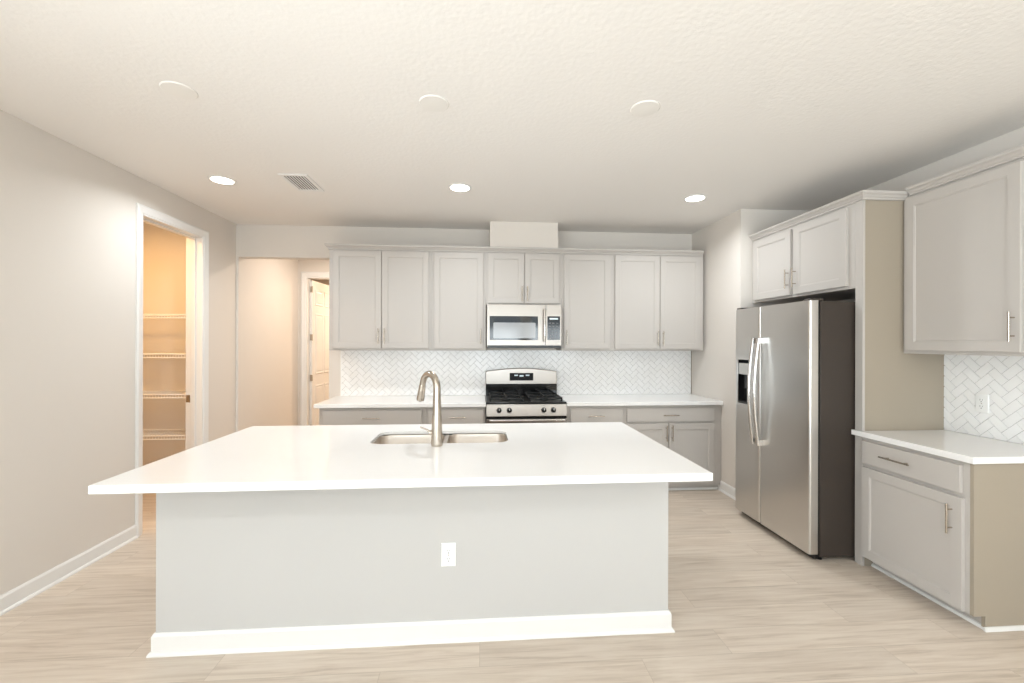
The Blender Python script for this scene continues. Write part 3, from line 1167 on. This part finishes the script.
t_ = (Vector(pts[-1]) - Vector(pts[-2])).normalized()
hp = [e_ + t_ * 0.0005, e_ + t_ * 0.006, e_ + t_ * 0.012, e_ + t_ * 0.085, e_ + t_ * 0.10, e_ + t_ * 0.104]
o = MB().tube([tuple(q) for q in hp], [0.0178, 0.0185, 0.0195, 0.023, 0.023, 0.019], 18).build('spray_head', M['nickel'], fa)
MB().tube([tuple(e_ + t_ * 0.1045), tuple(e_ + t_ * 0.107)], 0.014, 16).build('nozzle', M['slot'], o)
m = MB().tube([(-0.018, 0, 0.075), (-0.045, 0.0, 0.075)], 0.0135, 16)
m.tube([(-0.038, 0.0, 0.078), (-0.062, 0.004, 0.092), (-0.096, 0.01, 0.105)], [0.0065, 0.0055, 0.0045], 12)
m.build('lever', M['nickel'], fa)

# ------------------------------------------------------------------ microwave
mw = thing('microwave_oven', 'stainless over-the-range microwave with dark window under the short cabinet', 'microwave', (0.0645, 4.475, 1.447))
MW, MH, MD = 0.786, 0.4575, YB - 4.475 - 0.012
m = MB().box(0, MW, 0.035, MD, 0.002, MH - 0.0005)
m.build('body', M['range_steel'], mw, bevel=0.003)
m = MB()
dw = 0.582
# door front made of a frame round the window
m.box(0.004, dw, 0.0, 0.0345, 0.032, 0.085)
m.box(0.004, dw, 0.0, 0.0345, 0.335, MH - 0.004)
m.box(0.004, 0.030, 0.0, 0.0345, 0.085, 0.335)
m.box(0.535, dw, 0.0, 0.0345, 0.085, 0.335)
md = m.build('door', M['range_steel'], mw)
MB().box(0.0305, 0.5345, 0.004, 0.030, 0.0855, 0.3345).build('window', M['mwglass'], md, bevel=0.001)
m = MB().prism([(q[0], q[1]) for q in rrect(0.068, 0.510, 0.105, 0.268, 0.012, 4)], 'y', 0.0028, 0.0039)
m.build('window_screen', M['mwscreen'], md, smooth=0.2)
m = MB().box(dw + 0.040, MW - 0.004, 0.0, 0.0345, 0.032, MH - 0.004)
m.build('control_panel', M['range_steel'], mw)
cp = MB().box(dw + 0.052, MW - 0.018, -0.002, 0.001, 0.088, 0.335).build('keypad', M['black_gloss'], mw)
m = MB()
m.box(dw + 0.075, MW - 0.04, -0.003, -0.0018, 0.302, 0.318)
m.build('display', M['digits'], cp, smooth=0)
KEYM = mat('grey_key_legends', srgb(120, 120, 122), 0.5)
for r in range(6):
    for c_ in range(3):
        x = dw + 0.066 + c_ * 0.038
        MB().box(x, x + 0.022, -0.0027, -0.0018, 0.105 + r * 0.031, 0.112 + r * 0.031).build('key', KEYM, cp, smooth=0)
m = MB()
m.tube([(dw + 0.018, -0.032, 0.07), (dw + 0.018, -0.040, 0.13), (dw + 0.018, -0.042, 0.24), (dw + 0.018, -0.040, 0.35), (dw + 0.018, -0.032, 0.41)], 0.0105, 12)
for z in (0.085, 0.395):
    m.tube([(dw + 0.018, 0.03, z), (dw + 0.018, -0.034, z)], 0.0075, 10)
m.build('handle', M['chrome'], md)
m = MB().box(0.006, MW - 0.006, 0.006, 0.035, 0.004, 0.030)
m.build('bottom_vent', M['black'], mw)

# ------------------------------------------------------------------ gas range
RX0, RX1 = 0.058, 0.852
rg_ = thing('gas_range', 'stainless steel gas range with black cooktop against the back wall', 'range', ((RX0 + RX1) / 2, 4.19, 0))
hw = (RX1 - RX0) / 2
m = MB().box(-hw, hw, 0.04, 0.62, 0.09, 0.905)
m.build('body', M['black'], rg_, bevel=0.003)
for (sx, sy) in ((-1, 0.09), (1, 0.09), (-1, 0.56), (1, 0.56)):
    MB().lathe([(0.02, 0), (0.02, 0.01), (0.012, 0.014), (0.012, 0.09)], (sx * (hw - 0.05), sy, 0), 'z', 12).build('foot', M['black'], rg_)
m = MB().box(-hw, hw, 0.005, 0.04, 0.10, 0.235)
m.build('storage_drawer', M['range_steel'], rg_, bevel=0.003)
m = MB()
m.box(-hw, hw, 0.0, 0.039, 0.245, 0.76)
od = m.build('oven_door', M['range_steel'], rg_, bevel=0.004)
MB().box(-hw + 0.12, hw - 0.12, -0.002, 0.002, 0.34, 0.62).build('oven_window', M['black_gloss'], od)
m = MB().tube([(-hw + 0.03, -0.045, 0.755), (hw - 0.03, -0.045, 0.755)], 0.013, 14)
for s in (-1, 1):
    m.tube([(s * (hw - 0.06), 0.002, 0.745), (s * (hw - 0.06), -0.045, 0.755)], 0.010, 10)
m.build('handle', M['chrome'], od)
MB().box(-hw + 0.002, hw - 0.002, 0.022, 0.0395, 0.762, 0.785).build('vent_gap', M['dark'], rg_)
# control panel, sloping back a little
m = MB().prism([(0.0, 0.787), (0.02, 0.900), (0.06, 0.902), (0.06, 0.787)], 'x', -hw, hw)
m.build('control_panel', M['range_steel'], rg_, bevel=0.002)
for xk in (-0.272, -0.172, 0.168, 0.262):
    kb = MB().lathe([(0.0255, 0.012), (0.0255, -0.004), (0.0235, -0.010), (0.0205, -0.030), (0.016, -0.034)], (xk, 0.005, 0.845), 'y', 22).build('knob', M['black'], rg_)
    MB().box(xk - 0.003, xk + 0.003, -0.0305, -0.028, 0.848, 0.866).build('pointer', M['white_plastic'], kb)
# cooktop
m = MB().box(-hw, hw, 0.022, 0.565, 0.9055, 0.922)
m.build('cooktop', M['black'], rg_, bevel=0.006)
for s in (-1, 1):
    gm = MB()
    xa, xb = s * 0.03, s * (hw - 0.035)
    x0, x1 = min(xa, xb), max(xa, xb)
    y0, y1 = 0.06, 0.545
    z = 0.952
    b = 0.0075
    gm.box(x0, x1, y0, y0 + 2 * b, z - b, z + b)
    gm.box(x0, x1, y1 - 2 * b, y1, z - b, z + b)
    gm.box(x0, x0 + 2 * b, y0, y1, z - b, z + b)
    gm.box(x1 - 2 * b, x1, y0, y1, z - b, z + b)
    xm, ym_ = (x0 + x1) / 2, (y0 + y1) / 2
    gm.box(x0, x1, ym_ - b, ym_ + b, z - b, z + b)
    gm.box(xm - b, xm + b, y0, y1, z - b, z + b)
    for (px, py) in ((x0 + b, y0 + b), (x1 - b, y0 + b), (x0 + b, y1 - b), (x1 - b, y1 - b), (xm, ym_)):
        gm.box(px - b, px + b, py - b, py + b, 0.9222, z)
    gm.build('grate', M['iron'], rg_, bevel=0.002)
    for yc in (0.185, 0.42):
        MB().lathe([(0.048, 0), (0.046, 0.010), (0.036, 0.012), (0.036, 0.018), (0.020, 0.021)], (xm, yc, 0.9222), 'z', 22).build('burner', M['iron'], rg_)
# backguard with arched top
m = MB()
zt0, zt1 = 1.188, 1.222
pts = [(-hw, 1.045)]
for k in range(0, 21):
    t = k / 20
    pts.append((-hw + 2 * hw * t, zt0 + (zt1 - zt0) * math.sin(PI * t)))
pts.append((hw, 1.045))
m.prism(pts, 'y', 0.575, 0.66)
bgd = m.build('backguard', M['range_steel'], rg_, bevel=0.005, smooth=0.4)
MB().box(-0.132, 0.132, 0.571, 0.577, 1.086, 1.170).build('clock_panel', M['display'], bgd)
for (xa, xb, za, zb) in ((-0.080, -0.040, 1.138, 1.150), (-0.022, 0.022, 1.130, 1.146), (0.048, 0.088, 1.138, 1.150)):
    MB().box(xa, xb, 0.5695, 0.5708, za, zb).build('clock_digit', M['digits'], bgd, smooth=0)
MB().box(-hw + 0.002, hw - 0.002, 0.57, 0.655, 0.9055, 1.0445).build('backguard_base', M['black_gloss'], rg_)

# ------------------------------------------------------------------ ceiling fittings


def pot_light(label, x, y, group='lit recessed lights', power=10.0, col=(0.90, 0.96, 1.0), spread=math.radians(155)):
    r = thing('recessed_light', label, 'ceiling light', (x, y, HC), 0, group)
    v = MB().lathe([(0.098, 0.0), (0.098, -0.004), (0.088, -0.007), (0.078, -0.006)], (0, 0, 0), 'z', 36)
    v.build('trim_ring', M['trim'], r)
    MB().lathe([(0.0775, -0.0035), (0.0775, -0.0065), (0.05, -0.0075)], (0, 0, 0), 'z', 36).build('lens', M['lens'], r)
    l_ = area('lamp_glow', (0, 0, -0.012), (0, 0, 0), 0.15, 0.15, power, col, 'DISK', spread=spread)
    l_.parent = r
    return r


pot_light('lit recessed ceiling light nearest the left wall', -2.03, 3.55)
pot_light('lit recessed ceiling light in line with the faucet, middle of the lit three', -0.172, 3.565)
pot_light('lit recessed ceiling light at right, above the aisle before the refrigerator', 1.878, 3.66)
for lx in (-1.6, 0.3, 2.2):  # unseen lights added to brighten the floor and worktops
    for ly in (-2.6, -0.7):
        side = {-1.6: 'left', 0.3: 'middle', 2.2: 'right'}[lx]
        pot_light('added out-of-view fill light over the living area, %s, %s row' % (side, 'nearer' if ly > -1 else 'farther'), lx, ly, 'added living area lights', 8.0)
pot_light('recessed ceiling light in the hall by the far left wall', -1.85, 5.65, 'hall lights', 7.0, (1, 0.89, 0.78), spread=PI)

pot_light('added fill light in the hall, hidden behind the upper cabinets', -1.30, 5.65, 'hall lights', 9.0, (1, 0.88, 0.76), spread=PI)  # second hall light, added to even out the hall's brightness

for lab, x, y in (('round white blank ceiling cover at left, before the leftmost lit light', -1.528, 2.305),
                  ('round white blank ceiling cover in the middle above the island', -0.25, 2.325),
                  ('round white blank ceiling cover at right above the island end', 0.890, 2.286)):
    tag(MB().lathe([(0.079, 0.0), (0.079, -0.003), (0.075, -0.006), (0.03, -0.008)], (x, y, HC), 'z', 40).build('ceiling_cover_plate', M['cover']),
        lab, 'cover plate', 'blank round ceiling covers')

vt = thing('ceiling_vent', 'white slatted air vent in the ceiling near the left lit light', 'vent', (-1.425, 3.56, HC))
a, b = 0.108, 0.180
m = MB()
m.box(-a, a, -b, -b + 0.03, -0.008, 0)
m.box(-a, a, b - 0.03, b, -0.008, 0)
m.box(-a, -a + 0.03, -b + 0.03, b - 0.03, -0.008, 0)
m.box(a - 0.03, a, -b + 0.03, b - 0.03, -0.008, 0)
m.build('frame', M['trim'], vt, bevel=0.002)
MB().box(-a + 0.031, a - 0.031, -b + 0.031, b - 0.031, -0.0015, -0.0005).build('duct_shade_sheet', M['dark'], vt)  # dark sheet in place of the shade inside the duct
m = MB()
for k in range(7):
    x = -a + 0.040 + k * 0.0212
    m.add([(x, -b + 0.031, -0.0075), (x + 0.0075, -b + 0.031, -0.003), (x + 0.0075, b - 0.031, -0.003), (x, b - 0.031, -0.0075),
           (x + 0.0015, -b + 0.031, -0.0082), (x + 0.009, -b + 0.031, -0.0037), (x + 0.009, b - 0.031, -0.0037), (x + 0.0015, b - 0.031, -0.0082)],
          [(0, 1, 2, 3), (4, 7, 6, 5), (0, 4, 5, 1), (1, 5, 6, 2), (2, 6, 7, 3), (3, 7, 4, 0)])
m.build('louvers', M['trim'], vt, smooth=0)

# ------------------------------------------------------------------ pantry shelves and lamp
for z, lab in ((1.765, 'topmost white wire shelf in the pantry'), (1.385, 'second white wire shelf from the top in the pantry'),
               (1.000, 'third white wire shelf from the top in the pantry'), (0.605, 'lowest white wire shelf seen in the pantry')):
    y0, y1 = PY1 - 0.31, PY1 - 0.001
    m = MB()
    for (yy, zz) in ((y0, z), (y0, z - 0.032), (y1 - 0.006, z), ((y0 + y1) / 2, z - 0.004)):
        m.tube([(PX0 + 0.002, yy, zz), (XL - WT - 0.002, yy, zz)], 0.0055, 8)
    x = PX0 + 0.02
    while x < XL - WT - 0.01:
        m.tube([(x, y1 - 0.006, z + 0.003), (x, y0, z + 0.003), (x, y0 - 0.001, z - 0.032)], 0.0022, 5)
        x += 0.026
    tag(m.build('wire_shelf', M['wire']), lab, 'shelf', 'white wire pantry shelves')

pl_ = thing('pantry_lamp', 'flush ceiling lamp inside the pantry', 'ceiling light', (-3.3, 3.75, HC))
MB().lathe([(0.13, 0.0), (0.13, -0.02), (0.12, -0.025)], (0, 0, 0), 'z', 32).build('base', M['trim'], pl_)
MB().lathe([(0.12, -0.0255), (0.115, -0.05), (0.08, -0.075), (0.02, -0.085)], (0, 0, 0), 'z', 32).build('shade', M['lens'], pl_)
a_ = area('lamp_glow', (0, 0, -0.10), (0, 0, 0), 0.2, 0.2, 14.5, (1.0, 0.56, 0.18), 'DISK')
a_.parent = pl_
fl = thing('far_room_lamp', 'flush ceiling lamp in the room beyond the hall door', 'ceiling light', (-1.7, 7.6, HC))
MB().lathe([(0.13, 0.0), (0.13, -0.02), (0.12, -0.025)], (0, 0, 0), 'z', 32).build('base', M['trim'], fl)
MB().lathe([(0.12, -0.0255), (0.115, -0.05), (0.08, -0.075), (0.02, -0.085)], (0, 0, 0), 'z', 32).build('shade', M['lens'], fl)
a_ = area('lamp_glow', (0, 0, -0.10), (0, 0, 0), 0.2, 0.2, 36.0, (1.0, 0.74, 0.50), 'DISK')
a_.parent = fl
